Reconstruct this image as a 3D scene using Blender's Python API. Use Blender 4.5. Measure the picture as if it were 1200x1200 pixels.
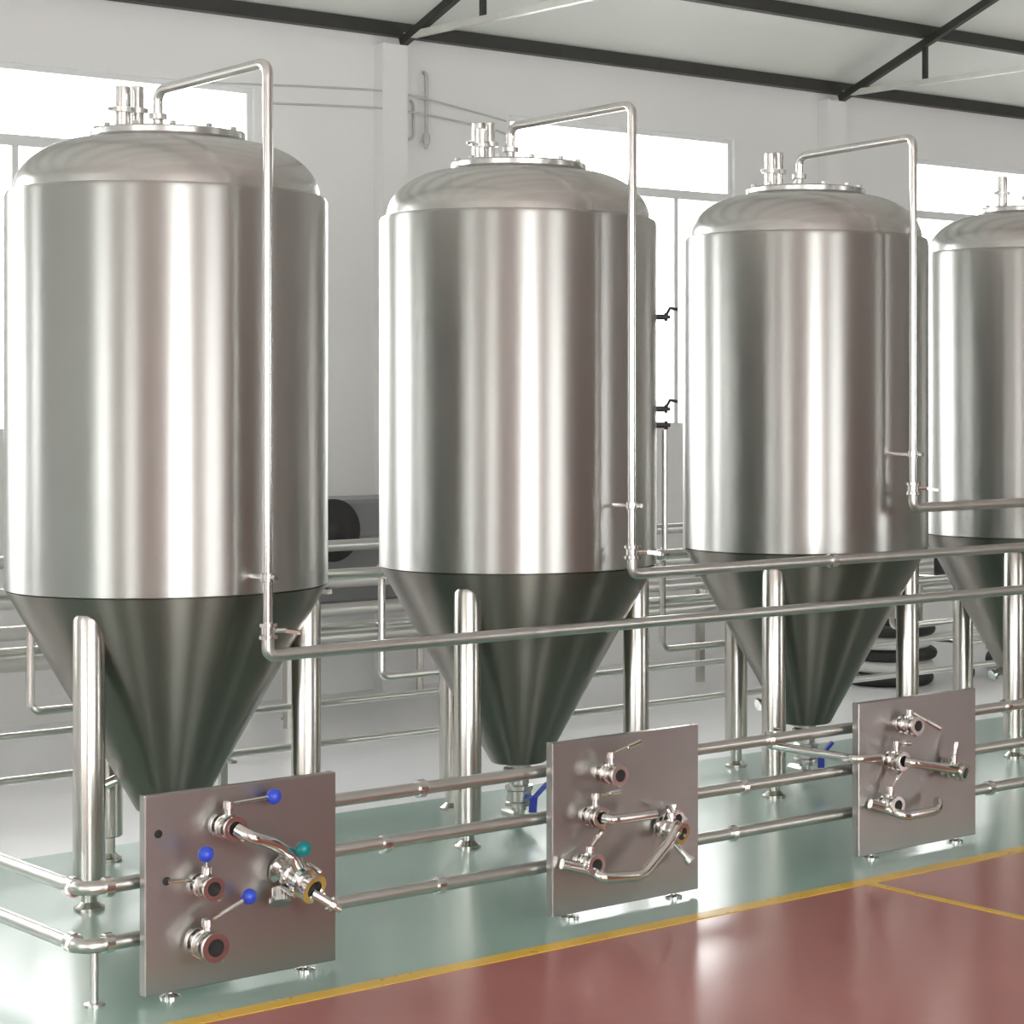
import bpy, math, random
from mathutils import Vector, Matrix
random.seed(4)
D = bpy.data
for o in list(D.objects): D.objects.remove(o)
SC = bpy.context.scene
C = SC.collection
PI = math.pi

# ------------------------------------------------------------------ camera
F, CX, YH, TH, CAMX, CAMY, CAMZ = 2613.8, 945.8, 469.0, 0.8167, -3.7566, -7.2965, 1.70
cam = D.cameras.new('camera'); cam.sensor_width = 36; cam.sensor_fit = 'HORIZONTAL'
cam.lens = F / 1200 * 36
cam.shift_x = (600 - CX) / 1200
cam.shift_y = (YH - 600) / 1200
cam.clip_start = .05; cam.clip_end = 200
co = D.objects.new('camera', cam); C.objects.link(co)
co.location = (CAMX, CAMY, CAMZ)
co.rotation_euler = (PI/2, 0, TH - PI/2)
SC.camera = co

# ------------------------------------------------------------------ world, exposure
w = D.worlds.new('overcast_sky'); SC.world = w; w.use_nodes = True
wb = w.node_tree.nodes['Background']
wb.inputs[0].default_value = (.985, 1.0, .98, 1); wb.inputs[1].default_value = 6.5
SC.view_settings.view_transform = 'Standard'
SC.view_settings.look = 'None'
SC.view_settings.gamma = 1
SC.view_settings.exposure = 1.12
SC.view_settings.use_curve_mapping = False

# ------------------------------------------------------------------ hall dimensions
WY = 4.0            # rear wall
FY = -9.0           # front wall, behind the camera
LX, RX = -8.5, 18.0 # end walls
EAVE = 3.79; SLOPE = .36
RIDGE_Y = (WY + FY) / 2
def roof_z(y): return EAVE + SLOPE * ((WY - y) if y > RIDGE_Y else (y - FY))

# ------------------------------------------------------------------ materials
MATS = {}
def mat(name, col, rough=.5, metal=0., noise=None, bump=0., bscale=40., aniso=0., spec=.5, rvar=0., coat=0., stretch=(1,1,1)):
    m = D.materials.new(name); m.use_nodes = True
    nt = m.node_tree; N = nt.nodes; L = nt.links
    b = N['Principled BSDF']
    b.inputs['Base Color'].default_value = (*col, 1)
    b.inputs['Roughness'].default_value = rough
    b.inputs['Metallic'].default_value = metal
    b.inputs['Specular IOR Level'].default_value = spec
    if coat:
        b.inputs['Coat Weight'].default_value = coat; b.inputs['Coat Roughness'].default_value = .2
    tc = N.new('ShaderNodeTexCoord'); mp = N.new('ShaderNodeMapping')
    mp.inputs['Scale'].default_value = stretch
    L.new(tc.outputs['Object'], mp.inputs['Vector'])
    if noise:
        n = N.new('ShaderNodeTexNoise'); n.inputs['Scale'].default_value = noise[0]; n.inputs['Detail'].default_value = 5
        L.new(mp.outputs[0], n.inputs['Vector'])
        r = N.new('ShaderNodeMapRange'); r.inputs['From Min'].default_value = .1; r.inputs['From Max'].default_value = .9
        r.inputs['To Min'].default_value = 1 - noise[1]; r.inputs['To Max'].default_value = 1 + noise[1]
        L.new(n.outputs['Fac'], r.inputs['Value'])
        x = N.new('ShaderNodeVectorMath'); x.operation = 'SCALE'; x.inputs[0].default_value = col
        L.new(r.outputs[0], x.inputs['Scale']); L.new(x.outputs[0], b.inputs['Base Color'])
    if rvar:
        n = N.new('ShaderNodeTexNoise'); n.inputs['Scale'].default_value = bscale * .5; n.inputs['Detail'].default_value = 3
        L.new(mp.outputs[0], n.inputs['Vector'])
        r = N.new('ShaderNodeMapRange'); r.inputs['From Min'].default_value = .1; r.inputs['From Max'].default_value = .9
        r.inputs['To Min'].default_value = max(.02, rough - rvar); r.inputs['To Max'].default_value = rough + rvar
        L.new(n.outputs['Fac'], r.inputs['Value']); L.new(r.outputs[0], b.inputs['Roughness'])
    if bump:
        n = N.new('ShaderNodeTexNoise'); n.inputs['Scale'].default_value = bscale; n.inputs['Detail'].default_value = 4
        L.new(mp.outputs[0], n.inputs['Vector'])
        u = N.new('ShaderNodeBump'); u.inputs['Strength'].default_value = bump; u.inputs['Distance'].default_value = .01
        L.new(n.outputs['Fac'], u.inputs['Height']); L.new(u.outputs[0], b.inputs['Normal'])
    if aniso:
        b.inputs['Anisotropic'].default_value = aniso; b.inputs['Anisotropic Rotation'].default_value = .25
        t = N.new('ShaderNodeTangent'); t.direction_type = 'RADIAL'; t.axis = 'Z'
        L.new(t.outputs[0], b.inputs['Tangent'])
    MATS[name] = m
    return m
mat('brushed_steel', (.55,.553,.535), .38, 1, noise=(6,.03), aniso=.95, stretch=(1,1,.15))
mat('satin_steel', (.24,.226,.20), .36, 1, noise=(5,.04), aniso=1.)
mat('dome_steel', (.66,.655,.645), .24, 1, noise=(5,.03))
mat('polished_steel', (.80,.79,.77), .17, 1, noise=(9,.03))
mat('pipe_steel', (.62,.62,.59), .34, 1, noise=(12,.03))
mat('leg_steel', (.66,.64,.60), .26, 1, noise=(9,.03))
mat('plate_steel', (.43,.415,.40), .34, 1, noise=(7,.04))
mat('wall_paint', (.84,.835,.825), .75, noise=(1.2,.025), bump=.06, bscale=60)
mat('dado_paint', (.50,.51,.51), .6, noise=(1.5,.04))
mat('ceiling_sheet', (.82,.84,.79), .5, noise=(.9,.06))
mat('dark_iron', (.035,.035,.03), .5, noise=(8,.2))
mat('pale_tube', (.62,.62,.58), .5, noise=(8,.1))
mat('window_frame', (.78,.79,.79), .4, noise=(8,.03))
mat('green_epoxy', (.28,.43,.375), .30, noise=(.8,.14), spec=.5, coat=.6)
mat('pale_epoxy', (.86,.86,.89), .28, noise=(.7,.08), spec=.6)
mat('red_epoxy', (.40,.105,.10), .28, noise=(.9,.2), spec=.5, coat=.6)
mat('yellow_paint', (.72,.46,.05), .3, noise=(6,.15), rvar=.06)
mat('blue_plastic', (.03,.07,.55), .3, noise=(20,.1))
mat('teal_plastic', (.0,.20,.22), .3, noise=(20,.1))
mat('black_rubber', (.02,.02,.02), .5, noise=(20,.2))
mat('dark_hole', (.012,.012,.012), .7, noise=(20,.2))
mat('grey_enamel', (.20,.205,.21), .45, noise=(3,.06))
mat('olive_enamel', (.085,.08,.05), .5, noise=(4,.1))
mat('green_enamel', (.10,.20,.11), .4, noise=(6,.1))
mat('white_plastic', (.75,.75,.72), .45, noise=(10,.06))
mat('cable_sheath', (.55,.55,.53), .6, noise=(10,.1))
mat('ground_concrete', (.45,.45,.43), .85, noise=(.8,.1))
# window glass: thin pane, clear with a weak reflection
gm = D.materials.new('window_glass'); gm.use_nodes = True
_n = gm.node_tree; _n.nodes.remove(_n.nodes['Principled BSDF'])
_t = _n.nodes.new('ShaderNodeBsdfTransparent'); _g = _n.nodes.new('ShaderNodeBsdfGlossy'); _g.inputs['Roughness'].default_value = .03
_f = _n.nodes.new('ShaderNodeFresnel'); _f.inputs[0].default_value = 1.3; _m = _n.nodes.new('ShaderNodeMixShader')
_nz = _n.nodes.new('ShaderNodeTexNoise'); _nz.inputs['Scale'].default_value = 2
_cr = _n.nodes.new('ShaderNodeMapRange'); _cr.inputs['To Min'].default_value = .92; _cr.inputs['To Max'].default_value = .97
_n.links.new(_nz.outputs['Fac'], _cr.inputs[0]); _n.links.new(_cr.outputs[0], _t.inputs[0])
_n.links.new(_f.outputs[0], _m.inputs[0]); _n.links.new(_t.outputs[0], _m.inputs[1]); _n.links.new(_g.outputs[0], _m.inputs[2])
_n.links.new(_m.outputs[0], _n.nodes['Material Output'].inputs[0])
MATS['window_glass'] = gm

# ------------------------------------------------------------------ mesh builder
class MB:
    def __init__(s): s.v = []; s.f = []
    def add(s, vs, fs):
        k = len(s.v); s.v += [tuple(v) for v in vs]; s.f += [[i + k for i in f] for f in fs]; return s
    def box(s, x0, x1, y0, y1, z0, z1, bev=0.):
        if bev:
            # box with chamfered edges: three cross sections of an octagon-like loop
            b = bev; vs = []; fs = []
            zs = [(z0, b), (z0 + b, 0), (z1 - b, 0), (z1, b)]
            for z, i in zs:
                vs += [(x0+b+i*.0, y0+i, z), (x1-b, y0+i, z), (x1-i, y0+b, z), (x1-i, y1-b, z), (x1-b, y1-i, z), (x0+b, y1-i, z), (x0+i, y1-b, z), (x0+i, y0+b, z)]
            for r in range(3):
                for k in range(8):
                    a = r*8 + k; c = r*8 + (k+1) % 8; fs.append([a, c, c+8, a+8])
            fs.append(list(range(7, -1, -1))); fs.append(list(range(24, 32)))
            return s.add(vs, fs)
        vs = [(x, y, z) for z in (z0, z1) for x, y in ((x0,y0),(x1,y0),(x1,y1),(x0,y1))]
        return s.add(vs, [[3,2,1,0],[4,5,6,7],[0,1,5,4],[1,2,6,5],[2,3,7,6],[3,0,4,7]])
    def lathe(s, o, d, prof, n=24):
        """prof = [(t, r)] along direction d from o; r = 0 ends close to a point"""
        o = Vector(o); d = Vector(d).normalized()
        a = d.orthogonal().normalized() if abs(d.z) < .99 else Vector((1,0,0)); b = d.cross(a)
        vs = []; fs = []
        for t, r in prof:
            r = max(r, 1e-4)
            for k in range(n):
                an = 2*PI*k/n; vs.append(o + d*t + (a*math.cos(an) + b*math.sin(an))*r)
        for i in range(len(prof)-1):
            for k in range(n):
                p = i*n+k; q = i*n+(k+1) % n; fs.append([p, q, q+n, p+n])
        fs.append(list(range(n-1, -1, -1))); fs.append([(len(prof)-1)*n + k for k in range(n)])
        return s.add(vs, fs)
    def tube(s, pts, r, n=12, bend=0.):
        pts = [Vector(p) for p in pts]
        if bend: pts = fillet(pts, bend)
        vs = []; fs = []
        t = (pts[1]-pts[0]).normalized()
        a = t.orthogonal().normalized()
        for i, p in enumerate(pts):
            if i == 0: tt = (pts[1]-pts[0]).normalized()
            elif i == len(pts)-1: tt = (pts[-1]-pts[-2]).normalized()
            else: tt = ((pts[i+1]-p).normalized() + (p-pts[i-1]).normalized()).normalized()
            a = (a - tt*a.dot(tt)).normalized(); b = tt.cross(a)
            for k in range(n):
                an = 2*PI*k/n; vs.append(p + (a*math.cos(an) + b*math.sin(an))*r)
        for i in range(len(pts)-1):
            for k in range(n):
                p = i*n+k; q = i*n+(k+1) % n; fs.append([p, q, q+n, p+n])
        fs.append(list(range(n-1, -1, -1))); fs.append([(len(pts)-1)*n + k for k in range(n)])
        return s.add(vs, fs)
    def ball(s, c, r, n=14):
        prof = [(-r*math.cos(PI*i/8), r*math.sin(PI*i/8)) for i in range(9)]
        return s.lathe(c, (0,0,1), prof, n)
    def bar(s, a, b, wdt, hgt, up=(0,0,1)):
        a = Vector(a); b = Vector(b); d = (b-a).normalized(); sd = d.cross(Vector(up)).normalized(); u = sd.cross(d)
        vs = [p + sd*(i*wdt/2) + u*(j*hgt/2) for p in (a, b) for i, j in ((-1,-1),(1,-1),(1,1),(-1,1))]
        return s.add(vs, [[3,2,1,0],[4,5,6,7],[0,1,5,4],[1,2,6,5],[2,3,7,6],[3,0,4,7]])
    def torus(s, c, R, r, n=40, m=10, ax=(0,0,1)):
        c = Vector(c); ax = Vector(ax).normalized(); a = ax.orthogonal().normalized(); b = ax.cross(a); vs = []; fs = []
        for i in range(n):
            t = 2*PI*i/n; e = a*math.cos(t)+b*math.sin(t)
            for j in range(m):
                u = 2*PI*j/m; vs.append(c + e*(R + r*math.cos(u)) + ax*(r*math.sin(u)))
        for i in range(n):
            for j in range(m):
                fs.append([i*m+j, ((i+1) % n)*m+j, ((i+1) % n)*m+(j+1) % m, i*m+(j+1) % m])
        return s.add(vs, fs)
    def mesh(s, name, m, smooth=True):
        me = D.meshes.new(name); me.from_pydata(s.v, [], s.f); me.validate()
        import bmesh
        bm = bmesh.new(); bm.from_mesh(me); bmesh.ops.recalc_face_normals(bm, faces=bm.faces); bm.to_mesh(me); bm.free()
        me.materials.append(MATS[m])
        if smooth:
            for p in me.polygons: p.use_smooth = True
            me.set_sharp_from_angle(angle=math.radians(32))
        return me
    def build(s, name, m, parent=None, smooth=True, loc=(0,0,0)):
        o = D.objects.new(name, s.mesh(name, m, smooth)); C.objects.link(o); o.location = loc
        if parent: o.parent = parent
        return o
def fillet(pts, r, seg=7):
    out = [pts[0]]
    for i in range(1, len(pts)-1):
        p = pts[i]; a = pts[i-1]-p; b = pts[i+1]-p
        q = min(r, a.length*.49, b.length*.49)
        A = p + a.normalized()*q; B = p + b.normalized()*q
        for k in range(seg+1):
            t = k/seg; out.append(A*(1-t)**2 + p*(2*t*(1-t)) + B*t*t)
    out.append(pts[-1]); return out
def tag(o, label=None, cat=None, group=None, kind=None):
    if label: o['label'] = label
    if cat: o['category'] = cat
    if group: o['group'] = group
    if kind: o['kind'] = kind
    return o
def empty(name, loc):
    e = D.objects.new(name, None); C.objects.link(e); e.location = loc; e.empty_display_size = .1; return e
def copy_tree(o, parent=None):
    c = o.copy(); C.objects.link(c); c.parent = parent
    for ch in list(o.children): copy_tree(ch, c)
    return c

# ------------------------------------------------------------------ floor
m = MB(); YL = -1.70
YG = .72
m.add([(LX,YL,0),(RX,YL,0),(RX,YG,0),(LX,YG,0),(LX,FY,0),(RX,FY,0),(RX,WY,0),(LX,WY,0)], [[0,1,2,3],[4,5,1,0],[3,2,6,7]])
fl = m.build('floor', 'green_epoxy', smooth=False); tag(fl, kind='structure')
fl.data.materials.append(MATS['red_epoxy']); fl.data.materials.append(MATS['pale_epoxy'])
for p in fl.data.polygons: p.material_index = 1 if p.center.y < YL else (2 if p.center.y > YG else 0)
tag(fl, 'glossy epoxy floor, pale green under the tanks, brick red in the walkway, whitish behind')
t = MB().box(LX, RX, YL-.035, YL+.035, 0, .002).build('trim_1', 'yellow_paint', smooth=False)
tag(t, 'long yellow line painted along the border of the red floor', kind='structure')
t = MB().box(1.755, 1.79, FY, YL-.035, 0, .002).build('trim_2', 'yellow_paint', smooth=False)
tag(t, 'thin yellow line painted across the red floor', kind='structure')

# ------------------------------------------------------------------ walls with real openings
def wall_x(name, y0, y1, openings, label):
    """wall along x between y0 and y1; openings (x0, x1, z0, z1)"""
    m = MB(); xs = LX
    for x0, x1, z0, z1 in sorted(openings):
        m.box(xs, x0, y0, y1, 0, EAVE+.105)
        if z0 > 0: m.box(x0, x1, y0, y1, 0, z0)
        m.box(x0, x1, y0, y1, z1, EAVE+.105)
        xs = x1
    m.box(xs, RX, y0, y1, 0, EAVE+.105)
    o = m.build(name, 'wall_paint', smooth=False); tag(o, label, kind='structure'); return o
BAY = 3.60; P0 = 3.45
bays = [P0 + BAY*k for k in range(-3, 4)]       # pilaster positions
WIN = []                                        # rear windows
for b in bays:
    c = b + BAY/2
    if LX + 1 < c - .9 and c + .9 < RX - .3: WIN.append((c-.92, c+.93, 1.52, 3.46))
rear = wall_x('wall_back', WY, WY+.24, WIN, 'white plastered rear wall with tall bright windows')
for b in bays:
    MB().box(b-.09, b+.08, WY-.10, WY, 0, EAVE).build('pilaster', 'wall_paint', rear, smooth=False)
FWIN = [(-4.4,-2.2,0.0,3.5), (-.5,1.3,1.2,3.44), (7.85,9.25,1.2,3.44), (13.8,16.4,1.2,3.44)]  # last two windows added out of view to light the far right wall
front = wall_x('wall_front', FY-.24, FY, FWIN, 'white front wall with an open loading door')
def end_wall(name, x0, x1, openings, label, paint='wall_paint'):
    m = MB(); ys = FY
    for y0, y1, z0, z1 in sorted(openings):
        m.box(x0, x1, ys, y0, 0, EAVE)
        if z0 > 0: m.box(x0, x1, y0, y1, 0, z0)
        m.box(x0, x1, y0, y1, z1, EAVE)
        ys = y1
    m.box(x0, x1, ys, WY, 0, EAVE)
    vs = [(x, y, z) for x in (x0, x1) for y, z in ((FY,EAVE),(WY,EAVE),(RIDGE_Y, roof_z(RIDGE_Y)))]
    m.add(vs, [[0,1,2],[5,4,3],[0,1,4,3],[1,2,5,4],[2,0,3,5]])
    o = m.build(name, paint, smooth=False); tag(o, label, kind='structure'); return o
LWIN = [(-7.4,-5.8,1.2,3.44), (-3.6,-2.0,1.2,3.44)]
# dark olive doors added out of view to darken the tank reflections
for k in range(3):
    x0 = (1.9, 4.8, 10.4)[k]
    d = MB().box(x0, x0+2.7, FY, FY+.06, 0, 3.4).build('door_%d' % (k+1), 'olive_enamel', smooth=False); tag(d, 'added olive door on the unseen front wall, darkening tank reflections', kind='structure')
    for j in range(4):
        MB().box(x0+.06+.66*j, x0+.62+.66*j, FY+.06, FY+.075, .1, 3.3).build('panel', 'olive_enamel', d, smooth=False)
    MB().box(x0+2.45, x0+2.49, FY+.075, FY+.12, 1.0, 1.3).build('handle', 'pipe_steel', d, smooth=False)
end_wall('wall_left', LX-.24, LX, LWIN, 'white end wall with two windows')
end_wall('wall_right', RX, RX+.24, [], 'unseen far end wall, coloured dark olive to deepen tank reflections', 'olive_enamel')  # out of view; olive colour put on to darken what the tanks reflect

# windows: frame, mullions and panes
WN = [0]
def window(axis, pos, a0, a1, z0, z1, label, depth=.10, quarters=4):
    WN[0] += 1
    def B(m, u0, u1, d0, d1, w0, w1):
        if axis == 'x': m.box(u0, u1, pos+d0, pos+d1, w0, w1)
        else: m.box(pos+d0, pos+d1, u0, u1, w0, w1)
    t = .032; zb = z1 - .40
    m = MB()
    B(m, a0, a0+t, 0, .06, z0, z1); B(m, a1-t, a1, 0, .06, z0, z1)
    B(m, a0+t, a1-t, 0, .06, z0, z0+t); B(m, a0+t, a1-t, 0, .06, z1-t, z1)
    o = m.build('window_%d' % WN[0], 'window_frame', smooth=False); tag(o, label, kind='structure')
    m = MB(); B(m, a0+t, a1-t, 0, .06, zb-.03, zb+.03); m.build('transom', 'window_frame', o, smooth=False)
    W = (a1-a0-2*t)/quarters
    for k in range(1, quarters):
        m = MB(); u = a0+t+W*k; B(m, u-.018, u+.018, .005, .055, z0+t, zb-.03); m.build('mullion', 'window_frame', o, smooth=False)
    for k in range(quarters):
        m = MB(); B(m, a0+t+W*k+.019, a0+t+W*(k+1)-.019, .027, .033, z0+t, zb-.03); m.build('pane', 'window_glass', o, smooth=False)
    m = MB(); B(m, a0+t, a1-t, .027, .033, zb+.03, z1-t); m.build('pane', 'window_glass', o, smooth=False)
    return o
def portal(loc, rot, sx, sy):
    l = D.lights.new('daylight_portal', 'AREA'); l.shape = 'RECTANGLE'; l.size = sx; l.size_y = sy
    l.cycles.is_portal = True
    o = D.objects.new('daylight_portal', l); C.objects.link(o); o.location = loc; o.rotation_euler = rot
for i, (a0, a1, z0, z1) in enumerate(WIN):
    window('x', WY+.03, a0, a1, z0, z1, 'white framed window with a top light in the rear wall')
    portal(((a0+a1)/2, WY+.22, (z0+z1)/2), (-PI/2, 0, 0), a1-a0, z1-z0)
for i, (a0, a1, z0, z1) in enumerate(FWIN):
    if z0 > 0: window('x', FY-.16, a0, a1, z0, z1, 'unseen white framed window in the front wall')
    portal(((a0+a1)/2, FY-.22, (z0+z1)/2), (PI/2, 0, 0), a1-a0, z1-z0)
for a0, a1, z0, z1 in LWIN:
    window('y', LX-.16, a0, a1, z0, z1, 'white framed window in the end wall')
    portal((LX-.22, (a0+a1)/2, (z0+z1)/2), (0, -PI/2, 0), z1-z0, a1-a0)

# ------------------------------------------------------------------ roof
m = MB(); T = .06
for s in (0, 1):
    ye = WY+.3 if s == 0 else FY-.3
    ze = roof_z(WY) - SLOPE*.3 + .11
    zr = roof_z(RIDGE_Y) + .11
    vs = [(x, y, z+dz) for dz in (0, T) for x, y, z in ((LX-.3,ye,ze),(RX+.3,ye,ze),(RX+.3,RIDGE_Y,zr),(LX-.3,RIDGE_Y,zr))]
    m.add(vs, [[0,1,2,3],[4,5,6,7],[0,1,5,4],[2,3,7,6],[1,2,6,5],[3,0,4,7]])
ceil = m.build('ceiling', 'ceiling_sheet', smooth=False); tag(ceil, 'pale sloping roof sheets of the hall', kind='structure')
ys = [WY-.05 - .83*k for k in range(0, 8)]
ys = ys + [WY + FY - y for y in ys]
for y in ys:
    MB().box(LX, RX, y-.035, y+.035, roof_z(y)+.035, roof_z(y)+.115).build('purlin', 'dark_iron', ceil, smooth=False)
for b in bays:
    x = b + .07
    for s in (1, -1):
        ya = WY-.06 if s == 1 else FY+.06
        MB().bar((x, ya, roof_z(ya)), (x, RIDGE_Y, roof_z(RIDGE_Y)), .042, .05).build('rafter', 'dark_iron', ceil, smooth=False)
        for k in (1, 3, 5):
            y = ys[k] if s == 1 else ys[k+8]
            MB().bar((x, y, 3.85), (x, y, roof_z(y)), .03, .03, up=(1,0,0)).build('strut', 'dark_iron', ceil, smooth=False)
    MB().bar((x, WY-.10, 3.845), (x, FY+.10, 3.845), .038, .038).build('tie_beam', 'pale_tube', ceil, smooth=False)

# ------------------------------------------------------------------ fermenters
SP = 1.5448; R = .55; ZT = 2.427; ZB = 1.048
def make_fermenter(nports):
    root = empty('fermenter', (0,0,0))
    MB().lathe((0,0,0), (0,0,1), [(ZB-.004,.535),(ZB,R),(ZT-.022,R),(ZT-.008,R-.006),(ZT,R-.022),(ZT+.002,.50)], 96).build('body', 'brushed_steel', root)
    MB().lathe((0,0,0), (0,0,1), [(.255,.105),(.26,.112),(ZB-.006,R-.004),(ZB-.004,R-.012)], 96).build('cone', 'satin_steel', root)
    dm = [(ZT-.01,.524)] + [(ZT + .185*math.sin(a), .27 + .252*math.cos(a)**1.08) for a in [PI/2*i/14 for i in range(14)]] + [(ZT+.19,.262)]
    MB().lathe((0,0,0), (0,0,1), dm, 96).build('dome', 'dome_steel', root)
    lid = MB().lathe((0,0,0), (0,0,1), [(ZT+.18,.25),(ZT+.188,.262),(ZT+.196,.268),(ZT+.214,.268),(ZT+.220,.262),(ZT+.226,.20),(ZT+.232,.02)], 64).build('lid', 'dome_steel', root)
    for k in range(12):
        a = 2*PI*k/12 + .1
        MB().lathe((.245*math.cos(a), .245*math.sin(a), ZT+.22), (0,0,1), [(0,.012),(.012,.012),(.014,.009)], 6).build('bolt', 'pipe_steel', lid)
    # legs reaching up into the cone
    for a in (210, 330, 90):
        an = math.radians(a); x, y = .86*R*math.cos(an), .86*R*math.sin(an)
        leg = MB().lathe((x,y,0), (0,0,1), [(.09,.046),(.095,.052),(.97,.052),(.985,.045)], 28).build('leg', 'leg_steel', root)
        MB().lathe((x,y,0), (0,0,1), [(0,.05),(.012,.05),(.016,.042),(.03,.026),(.10,.026)], 20).build('foot', 'leg_steel', leg)
    # bottom outlet with butterfly valve
    ou = MB().lathe((0,0,0), (0,0,1), [(.27,.05),(.235,.045),(.23,.062),(.21,.062),(.205,.04),(.165,.04),(.16,.056),(.145,.056),(.14,.05),(.10,.05),(.095,.056),(.08,.056),(.075,.03),(.06,.03)], 24).build('outlet', 'pipe_steel', root)
    MB().tube([(0,0,.075),(0,0,.035),(.02,.12,.035)], .022, 10, .03).build('drain_elbow', 'pipe_steel', root)
    h = MB(); h.tube([(0,-.04,.12),(0,-.10,.12)], .009, 8); h.bar((0,-.10,.12), (.05,-.12,.175), .022, .014); h.bar((0,-.10,.12), (-.02,-.12,.07), .03, .014)
    h.build('valve_handle', 'blue_plastic', ou)
    # side manway and small nozzle on the cone
    MB().lathe((-.20,.06,.36), (-.7,.1,-.25), [(-.06,.018),(.02,.018),(.021,.028),(.035,.028),(.036,.012)], 16).build('nozzle', 'polished_steel', root)
    # tubes standing on the lid
    z0 = ZT+.21
    spots = [(-.13,.09,.028,.17), (-.06,.12,.024,.18), (-.165,.02,.02,.14)][:nports]
    for x, y, r, h in spots:
        p = MB().lathe((x,y,z0), (0,0,1), [(0,r+.012),(.02,r+.012),(.025,r),(h-.004,r),(h,r-.004)], 18).build('port_tube', 'polished_steel', root)
        MB().lathe((x,y,z0), (0,0,1), [(h*.45,r),(h*.46,r+.014),(h*.56,r+.014),(h*.57,r)], 18).build('clamp', 'pipe_steel', p)
        MB().tube([(x-r-.03,y,z0+h*.51),(x-r,y,z0+h*.51)], .006, 6).build('wing_nut', 'pipe_steel', p)
    return root
desc = ['tall cone-bottomed steel fermenter at the row end where the floor pipes turn a corner',
        'tall cone-bottomed steel fermenter with two dark sampling valves on its side',
        'cone-bottomed steel fermenter between the one with dark sampling valves and the farthest one',
        'farthest cone-bottomed steel fermenter of the row']
tanks = []
for i in range(4):
    t = make_fermenter([2,3,2,1][i]); t.location = (SP*i + [0,-.03,0,0][i], 0, 0)
    tag(t, desc[i], 'fermenter', 'steel fermenters standing in a row'); tanks.append(t)
# sampling valves and sight tube on the side of the second tank
an = math.radians(322)
for z in (2.035, 1.665, 1.60):
    d = Vector((math.cos(an), math.sin(an), 0)); o = d*(R-.01) + Vector((0,0,z))
    v = MB().lathe(o, d, [(0,.012),(.04,.012),(.041,.018),(.055,.018),(.056,.008),(.065,.008)], 12).build('sampling_valve', 'black_rubber', tanks[1])
    if z > 1.65: MB().tube([o + d*.045, o + d*.05 + Vector((.0,-.02,.035)), o + d*.075 + Vector((0,-.03,.03))], .007, 8).build('lever', 'black_rubber', v)
d2 = Vector((math.cos(an), math.sin(an), 0))*(R+.032)
MB().tube([d2 + Vector((0,0,1.10)), d2 + Vector((0,0,1.58))], .011, 10).build('sight_tube', 'pipe_steel', tanks[1])

# ------------------------------------------------------------------ cleaning pipes: from the lid, over and down the front, into a header
HZ = [.85, 1.04, 1.24]; PX = [.015, 1.565, 3.10]; PY = -.66
cdesc = ['polished cleaning pipe arching over the row-end fermenter and running on as the lowest header',
         'polished cleaning pipe arching over the fermenter with sampling valves, ending in the middle header',
         'polished cleaning pipe arching over the third fermenter of the row, ending in the highest header']
for i in range(4):
    tx = tanks[i].location.x
    px = PX[i] if i < 3 else SP*3+.01
    hz = HZ[i] if i < 3 else 1.44
    root = empty('cleaning_pipe', (px, PY, hz))
    q = Vector((px, PY, hz))
    top = 2.825
    s = Vector((tx-.045, -.005, 0))
    W = lambda pts: [Vector(p) - q for p in pts]
    MB().tube(W([(s.x,s.y,ZT+.225),(s.x,s.y,2.79),(px,PY,top),(px,PY,hz+.055)]), .0175, 14, .045).build('riser', 'polished_steel', root)
    MB().lathe(Vector((s.x,s.y,ZT+.21))-q, (0,0,1), [(0,.03),(.014,.03),(.016,.0185),(.05,.0185),(.052,.032),(.072,.032),(.074,.0185)], 18).build('union', 'pipe_steel', root)
    MB().tube(W([(px,PY,hz+.06),(px,PY,hz),(px+8.6-1.545*i,PY,hz)]), .0215, 14, .05).build('header', 'pipe_steel', root)
    # clamp strap to the tank
    zb = hz + .26 if i < 2 else hz + .23
    yb = -math.sqrt(max(0, R*R-(px-tx-.0)**2))
    MB().tube(W([(px-.0,yb+.01,zb),(px,PY-.055,zb)]), .0085, 10).build('bracket', 'polished_steel', root)
    MB().lathe(W([(px,PY,zb-.015)])[0], (0,0,1), [(0,.018),(.002,.024),(.028,.024),(.03,.018)], 16).build('bracket_collar', 'polished_steel', root)
    vb = MB().lathe(W([(px,PY,hz+.055)])[0], (0,0,1), [(0,.022),(.002,.032),(.014,.032),(.016,.024),(.04,.024),(.042,.032),(.054,.032),(.056,.018)], 18).build('valve', 'polished_steel', root)
    lv = MB(); lv.tube(W([(px+.02,PY-.01,hz+.083),(px+.055,PY-.03,hz+.083)]), .008, 8); lv.bar(W([(px+.05,PY-.03,hz+.083)])[0], W([(px+.09,PY-.06,hz+.075)])[0], .03, .012)
    lv.build('lever', 'polished_steel', vb)
    for xx in (2.62, 4.1):
        if xx > px+.5 and (i or xx > 3): MB().lathe(W([(xx, PY, hz)])[0], (1,0,0), [(-.016,.0215),(-.015,.03),(.015,.03),(.016,.0215)], 18).build('union', 'polished_steel', root)
    tag(root, cdesc[i] if i < 3 else 'polished cleaning pipe rising above the farthest fermenter', 'pipe', 'cleaning pipes of the fermenters')

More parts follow.
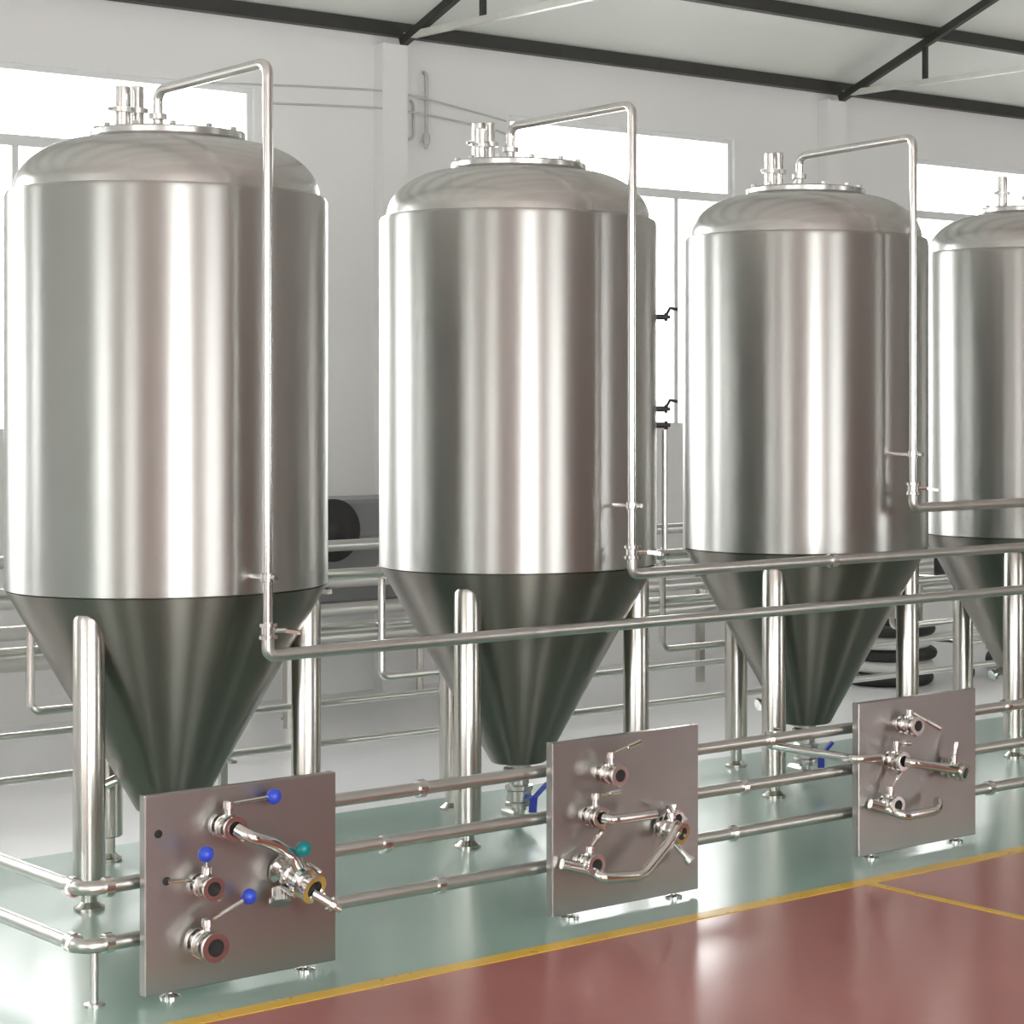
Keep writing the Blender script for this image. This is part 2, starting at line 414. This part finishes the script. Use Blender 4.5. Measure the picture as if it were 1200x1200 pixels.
# ------------------------------------------------------------------ pipes along the valve panels
FPY = -1.365
pp = [('steel supply pipe running behind the upper half of the valve panels', [(-.75,FPY,.482),(9,FPY,.482)]),
      ('middle steel supply pipe behind the valve panels, turning a corner at the row end', [(-.96,1.2,.33),(-.96,FPY,.33),(9,FPY,.325)]),
      ('lowest steel supply pipe behind the valve panels, turning a corner near the floor', [(-.96,1.2,.168),(-.96,FPY,.168),(9,FPY,.168)])]
for k, (lb, pts) in enumerate(pp):
    root = empty('supply_pipe', pts[0])
    q = Vector(pts[0])
    r = .0205
    MB().tube([Vector(p)-q for p in pts], r, 14, .05).build('tube', 'pipe_steel', root)
    for xx in [(.15, 1.62, 2.9, 3.6), (.02, 1.50, 3.1), (.22, 1.45, 2.8)][k]:
        MB().lathe(Vector((xx, FPY, pts[-1][2]))-q, (1,0,0), [(-.013,r),(-.012,r+.008),(.012,r+.008),(.013,r)], 16).build('union', 'polished_steel', root)
    if k: 
        MB().lathe(Vector((-.96, FPY+.07, pts[-1][2]+.003))-q, (0,1,0), [(-.013,r),(-.012,r+.008),(.012,r+.008),(.013,r)], 16).build('union', 'polished_steel', root)
        MB().lathe(Vector((-.89, FPY, pts[-1][2]+.003))-q, (1,0,0), [(-.013,r),(-.012,r+.008),(.012,r+.008),(.013,r)], 16).build('union', 'polished_steel', root)
    for xx in (-.93, 3.4, 6.2):
        if k == 2: MB().lathe(Vector((xx, FPY, 0))-q, (0,0,1), [(0,.03),(.008,.03),(.01,.012),(.15,.012)], 12).build('support_post', 'pipe_steel', root)
    tag(root, lb, 'pipe', 'supply pipes behind the valve panels')

# ------------------------------------------------------------------ valve panels
PYP = -1.445
def valve(root, x, z, lever, knob=None, L=.10, sc=1., stem=.055, ang=(0,-1,0), y0=None):
    o = Vector((x, PYP-.008 if y0 is None else y0, z)); d = Vector(ang).normalized(); k = sc
    prof = [(0,.040*k),(.008,.040*k),(.009,.024*k),(L*.30,.024*k),(L*.31,.040*k),(L*.40,.042*k),(L*.41,.034*k),(L*.62,.034*k),(L*.63,.042*k),(L*.72,.040*k),(L*.73,.027*k),(L*.90,.027*k),(L*.91,.040*k),(L,.040*k),(L,.024*k),(L*.80,.022*k)]
    v = MB().lathe(o, d, prof, 20).build('valve', 'polished_steel', root)
    MB().lathe(o + d*(L*.805), d, [(0,.0225*k),(.002,.0225*k)], 16).build('bore', 'dark_hole', v)
    s = o + d*(L*.515); up = Vector((0,0,1))
    t = s + up*(.034*k+stem)
    MB().lathe(s, up, [(.02,.014*k),(.034*k+stem-.012,.012*k),(.034*k+stem-.011,.017*k),(.034*k+stem+.008,.017*k),(.034*k+stem+.01,.01)], 14).build('stem', 'polished_steel', v)
    e = t + Vector(lever)
    MB().tube([t, e], .0065, 10).build('lever', 'polished_steel', v)
    if knob: MB().ball(e, .023).build('knob', knob, v)
    else: MB().tube([t + Vector(lever)*.55, e], .0095, 10).build('grip', 'polished_steel', v)
    # wing nut of the clamp
    MB().tube([o + d*(L*.35) + Vector((.03*k,0,-.03*k)), o + d*(L*.35) + Vector((.055*k,0,-.055*k))], .008, 8).build('wing_nut', 'polished_steel', v)
    return o + d*L
def panel(x0, x1, label, n):
    root = empty('valve_panel', ((x0+x1)/2, PYP, 0))
    z0, z1 = .02, .585
    m = MB(); m.box(x0, x1, PYP-.006, PYP+.006, z0, z1, .003)
    pl = m.build('plate', 'plate_steel', root)
    m = MB(); m.box(x0+.002, x0+.012, PYP+.006, PYP+.03, z0, z1); m.box(x1-.012, x1-.002, PYP+.006, PYP+.03, z0, z1); m.box(x0+.012, x1-.012, PYP+.006, PYP+.03, z1-.012, z1-.002)
    m.build('folded_edge', 'plate_steel', pl, smooth=False)
    for x in (x0+.09, x1-.09):
        MB().lathe((x,PYP+.02,0), (0,0,1), [(0,.03),(.006,.03),(.010,.018),(.012,.010),(.10,.010)], 14).build('foot', 'polished_steel', root)
    return root
def finish(root, label):
    for ch in root.children: ch.location = ch.location - Vector(root.location)
    tag(root, label, 'valve panel', 'square steel valve panels')
def bend(root, pts, r=.018, b=.05, name='pipe_bend'):
    return MB().tube(pts, r, 12, b).build(name, 'polished_steel', root)
# panel with coloured knobs
p1 = panel(-.82, -.205, '', 1)
e1 = valve(p1, -.585, .475, (.145,0,.005), 'blue_plastic', L=.085, sc=.9, stem=.035)
valve(p1, -.655, .315, (-.03,-.05,.055), 'blue_plastic', L=.09, sc=.85, stem=.02)
valve(p1, -.655, .150, (.125,-.01,.055), 'blue_plastic', L=.10, sc=1.05, stem=.03)
e4 = valve(p1, -.395, .325, (.0,-.03,.035), 'teal_plastic', L=.15, sc=1.1, stem=.02, ang=(.25,-1,-.35))
bend(p1, [(-.585,e1.y-.005,.475),(-.56,e1.y-.045,.455),(-.49,e1.y-.03,.43),(-.40,e1.y+.01,.375),(-.38,PYP-.09,.33)], .019, .04)
MB().lathe((-.36,PYP-.13,.265), (.75,-.3,-.55), [(0,.014),(.06,.014),(.061,.022),(.075,.022),(.076,.012),(.10,.010)], 14).build('spout', 'polished_steel', p1)
MB().lathe((-.425,PYP-.055,.275), (-.2,-.5,-.8), [(0,.022),(.03,.022),(.031,.032),(.045,.032),(.046,.02)], 16).build('drain_cap', 'polished_steel', p1)
for dx, dz in ((.045,.035),(-.045,-.02),(.05,-.03)):
    MB().tube([(-.385+dx,PYP-.075,.305+dz),(-.375+dx,PYP-.135,.285+dz)], .006, 8).build('clamp_bolt', 'polished_steel', p1)
for x, z in ((-.78,.475),(-.755,.338)):
    MB().lathe((x,PYP-.004,z), (0,-1,0), [(0,.012),(.004,.012),(.006,.008)], 14).build('bolt_hole', 'dark_hole', p1)
MB().tube([(-.755,PYP-.012,.338),(-.68,PYP-.014,.33)], .006, 8).build('short_rod', 'polished_steel', p1)
finish(p1, 'square steel valve panel with round blue and teal lever knobs')
p2 = panel(.60, 1.222, '', 2)
valve(p2, .80, .470, (.12,-.0,.03), None, L=.10, sc=.85, stem=.035)
e = valve(p2, .745, .335, (.10,0,.0), None, L=.075, sc=.85, stem=.04)
bend(p2, [(.745,e.y-.005,.335),(.76,e.y-.04,.333),(.95,e.y-.02,.325)], .016, .03)
e = valve(p2, .72, .185, (.05,0,.05), None, L=.08, sc=.85, stem=.02)
bend(p2, [(.62,PYP-.03,.195),(.72,PYP-.055,.165),(.73,PYP-.10,.145),(.90,PYP-.10,.128),(1.02,PYP-.10,.225),(1.06,PYP-.09,.262)], .018, .03)
valve(p2, 1.05, .262, (-.03,-.01,.03), None, L=.10, sc=.9, stem=.02, ang=(.2,-1,-.2))
valve(p2, 1.09, .285, (.05,0,-.05), None, L=.05, sc=.65, stem=.015)
MB().lathe((1.10,PYP-.02,.20), (.35,-.6,-.7), [(0,.012),(.07,.012),(.071,.02),(.09,.02),(.091,.01)], 12).build('spout', 'polished_steel', p2)
finish(p2, 'square steel valve panel with bare levers and a raised pipe bend')
p3 = panel(1.995, 2.630, '', 3)
valve(p3, 2.215, .490, (.14,-.02,-.075), None, L=.09, sc=.85, stem=.02)
e = valve(p3, 2.15, .365, (.07,0,-.01), None, L=.08, sc=.85, stem=.035)
bend(p3, [(2.15,e.y-.005,.365),(2.17,e.y-.03,.36),(2.36,e.y-.02,.32),(2.44,e.y+.0,.30)], .017, .03)
valve(p3, 2.44, .305, (.015,0,.055), None, L=.10, sc=.85, stem=.02, ang=(.3,-1,-.2))
e = valve(p3, 2.12, .205, (.05,0,.055), None, L=.08, sc=.85, stem=.03)
bend(p3, [(2.03,PYP-.03,.215),(2.10,PYP-.05,.19),(2.14,PYP-.10,.165),(2.32,PYP-.10,.165),(2.36,PYP-.06,.19)], .018, .03)
MB().tube([(1.965,-.98,.385),(1.965,PYP-.02,.385),(2.06,PYP-.05,.385)], .016, 12, .03).build('inlet_pipe', 'polished_steel', p3)
MB().tube([(1.965,-1.05,.40),(1.965,-1.05,.45),(1.93,-1.05,.455)], .008, 8).build('inlet_lever', 'polished_steel', p3)
finish(p3, 'square steel valve panel with an inlet pipe passing its edge')

# ------------------------------------------------------------------ pipework behind the tanks
def rear_pipe(pts, r, label, drops=(), unions=()):
    root = empty('rear_pipe', pts[0]); q = Vector(pts[0])
    MB().tube([Vector(p)-q for p in pts], r, 12, .05).build('tube', 'pipe_steel', root)
    for d in drops: MB().tube([Vector(p)-q for p in d], .016, 10, .04).build('drop_pipe', 'leg_steel', root)
    for u in unions: MB().lathe(Vector(u)-q, (1,0,0), [(-.013,r),(-.012,r+.008),(.012,r+.008),(.013,r)], 14).build('union', 'polished_steel', root)
    zmin = min(p[2] for p in pts)
    for xx in (-1.2, 2.3, 5.2):
        pass
    tag(root, label, 'pipe', 'pipes behind the fermenters')
    return root
drops = [[(SP*i-.125,.858,.965),(SP*i-.125,.858,.52),(SP*i+.33,.858,.52)] for i in range(4)]
rear_pipe([(-2.5,.858,.97),(9,.858,.97)], .024, 'steel pipe with down-turned branches behind the fermenters', drops, [(SP*i-.125,.858,.97) for i in range(4)])
rear_pipe([(-2.5,.9,.745),(9,.9,.745)], .020, 'steel pipe crossing the branches behind the fermenters')
rear_pipe([(-2.5,.9,.43),(9,.9,.43)], .014, 'thin steel pipe below the branches behind the fermenters')
rear_pipe([(-2.5,.9,.262),(9,.9,.262)], .016, 'lowest thin steel pipe behind the fermenters, near the floor')
for k, (y, z, r) in enumerate(((2.6,.78,.035),(2.75,.62,.035),(2.9,.46,.04),(2.75,.95,.03))):
    rear_pipe([(-2.5,y,z),(9,y,z)], r, ['thick steel pipe on the rear rack, second from top', 'thick steel pipe on the rear rack, third from top', 'thickest steel pipe at the bottom of the rear rack', 'top steel pipe of the rear rack'][k])
# rack posts
for xx in (-.6, 2.2, 5.0, 7.6):
    m = MB(); m.box(xx-.02, xx+.02, 2.95, 2.99, 0, 1.05)
    r_ = empty('rack_post', (xx, 2.97, 0))
    MB().box(-.02, .02, -.02, .02, 0, 1.05).build('post', 'leg_steel', r_, smooth=False)
    for y, z, r in ((2.6,.78,.035),(2.75,.62,.035),(2.9,.46,.04),(2.75,.95,.03)):
        MB().box(-.015, .015, y-2.97-.03, -.02, z-r-.025, z-r-.001).build('support_arm', 'leg_steel', r_, smooth=False)
    tag(r_, 'slim steel post carrying the rear pipe rack', 'post', 'posts of the rear pipe rack')
for xx in (-1.8, .72, 3.9):
    r_ = empty('pipe_stand', (xx, .9, 0))
    MB().box(-.015, .015, .026, .05, 0, 1.0).build('post', 'leg_steel', r_, smooth=False)
    for z, r in ((.97,.024),(.745,.02),(.43,.014),(.262,.016)):
        MB().box(-.012, .012, -.055, .03, z-r-.012, z-r-.001).build('support_arm', 'leg_steel', r_, smooth=False)
    tag(r_, 'slim stand holding the four pipes behind the fermenters', 'stand', 'stands of the pipes behind the fermenters')

# ------------------------------------------------------------------ things along the rear wall
ch = empty('chiller_unit', (2.75, 3.45, 0))
MB().box(-.45, .75, -.25, .25, .60, 1.16, .02).build('cabinet', 'grey_enamel', ch)
fc = MB().lathe((-.16,-.25,1.0), (0,-1,0), [(0,.17),(.02,.17),(.022,.15),(.09,.05),(.10,.02)], 32).build('fan_cowl', 'black_rubber', ch)
for x, y in ((-.4,-.2),(.7,-.2),(-.4,.2),(.7,.2)):
    MB().lathe((x,y,0), (0,0,1), [(0,.03),(.01,.03),(.012,.02),(.605,.02)], 12).build('leg', 'leg_steel', ch)
tag(ch, 'grey chiller cabinet with a black fan cowl by the rear wall', 'chiller')
# cables and a hook bracket on the wall
def cable(pts, label):
    o = MB().tube(pts, .006, 8, .3).build('wall_cable', 'cable_sheath'); tag(o, label, 'cable', 'cables on the rear wall')
cable([(2.3,3.99,3.46),(3.0,3.95,3.50),(3.45,3.893,3.515),(4.0,3.97,3.46),(4.3,3.99,3.42)], 'upper thin grey cable strung along the rear wall over a pilaster')
cable([(2.65,3.99,3.38),(3.45,3.893,3.415),(4.2,3.97,3.36),(4.33,3.99,3.33)], 'lower thin grey cable strung along the rear wall over a pilaster')
hk = empty('hook_bracket', (3.70, 3.99, 3.2))
MB().tube([(0,0,.46),(0,-.03,.44),(0,-.03,.03),(-.01,-.04,0)], .012, 10, .02).build('rod', 'cable_sheath', hk)
MB().tube([(-.09,0,.28),(-.09,-.03,.26),(-.09,-.03,.06),(-.14,-.03,.04)], .009, 10, .02).build('short_rod', 'cable_sheath', hk)
MB().lathe((0,-.03,.10), (0,0,-1), [(0,.012),(.02,.022),(.06,.022),(.10,.004)], 12).build('hook_weight', 'cable_sheath', hk)
tag(hk, 'grey rod and hook bracket hanging on the rear wall beside a pilaster', 'bracket')
# hose coils
for k in range(5):
    o = MB().torus((0,0,0), .23 - .012*(k % 2), .036, 44, 10).build('hose_coil', ['black_rubber','white_plastic'][k % 2], loc=(5.80+.015*(k % 3), 2.15, .037+.0725*k))
    tag(o, ['bottom black hose coil of the stack, lying on the floor', 'lower white hose coil of the stack beside the trolley', 'middle black hose coil between the two white ones',
            'upper white hose coil of the stack beside the trolley', 'topmost black hose coil of the stack beside the trolley'][k], 'hose', 'coiled hoses stacked on the floor')
# trolley with crates
tr = empty('trolley', (6.55, 2.1, 0))
for x in (-.33, .33):
    for y in (-.2, .2):
        MB().tube([(x,y,.08),(x,y,.62)], .016, 10).build('leg', 'leg_steel', tr)
        MB().lathe((x,y-.012,.05), (0,1,0), [(0,.05),(.024,.05)], 18).build('caster', 'black_rubber', tr)
for z in (.22, .60):
    MB().box(-.36, .36, -.23, .23, z, z+.022, .004).build('shelf', 'leg_steel', tr)
tag(tr, 'small steel trolley with two shelves and black casters', 'trolley')
for k in range(2):
    c = empty('crate', (6.55+.02*k, 2.1, .623+.135*k))
    m = MB(); m.box(-.24,.24,-.17,.17,0,.012); m.box(-.24,.24,-.17,-.158,.012,.13); m.box(-.24,.24,.158,.17,.012,.13); m.box(-.24,-.228,-.158,.158,.012,.13); m.box(.228,.24,-.158,.158,.012,.13)
    m.build('shell', ['black_rubber','white_plastic'][k], c, smooth=False)
    MB().box(-.25,.25,-.18,-.171,.10,.13).build('lip', ['black_rubber','white_plastic'][k], c, smooth=False)
    tag(c, ['black plastic crate on the top shelf of the trolley', 'white plastic crate stacked on the black one'][k], 'crate', 'crates on the trolley')
# green pump on its stand
pu = empty('pump', (-.10, 1.7, 0))
MB().box(-.16,.16,-.13,.13,.50,.53,.006).build('base_plate', 'leg_steel', pu)
for x in (-.13,.13):
    for y in (-.10,.10): MB().box(x-.015,x+.015,y-.015,y+.015,0,.50).build('leg', 'leg_steel', pu, smooth=False)
MB().lathe((-.14,0,.63), (1,0,0), [(0,.05),(.01,.085),(.20,.085),(.21,.06)], 24).build('motor', 'green_enamel', pu)
MB().lathe((.07,0,.63), (1,0,0), [(0,.06),(.004,.10),(.05,.10),(.055,.03),(.09,.03)], 24).build('volute', 'black_rubber', pu)
MB().box(-.10,.02,-.06,.06,.531,.56).build('saddle', 'leg_steel', pu, smooth=False)
tag(pu, 'green electric pump on a low stand behind the row-end fermenter', 'pump')
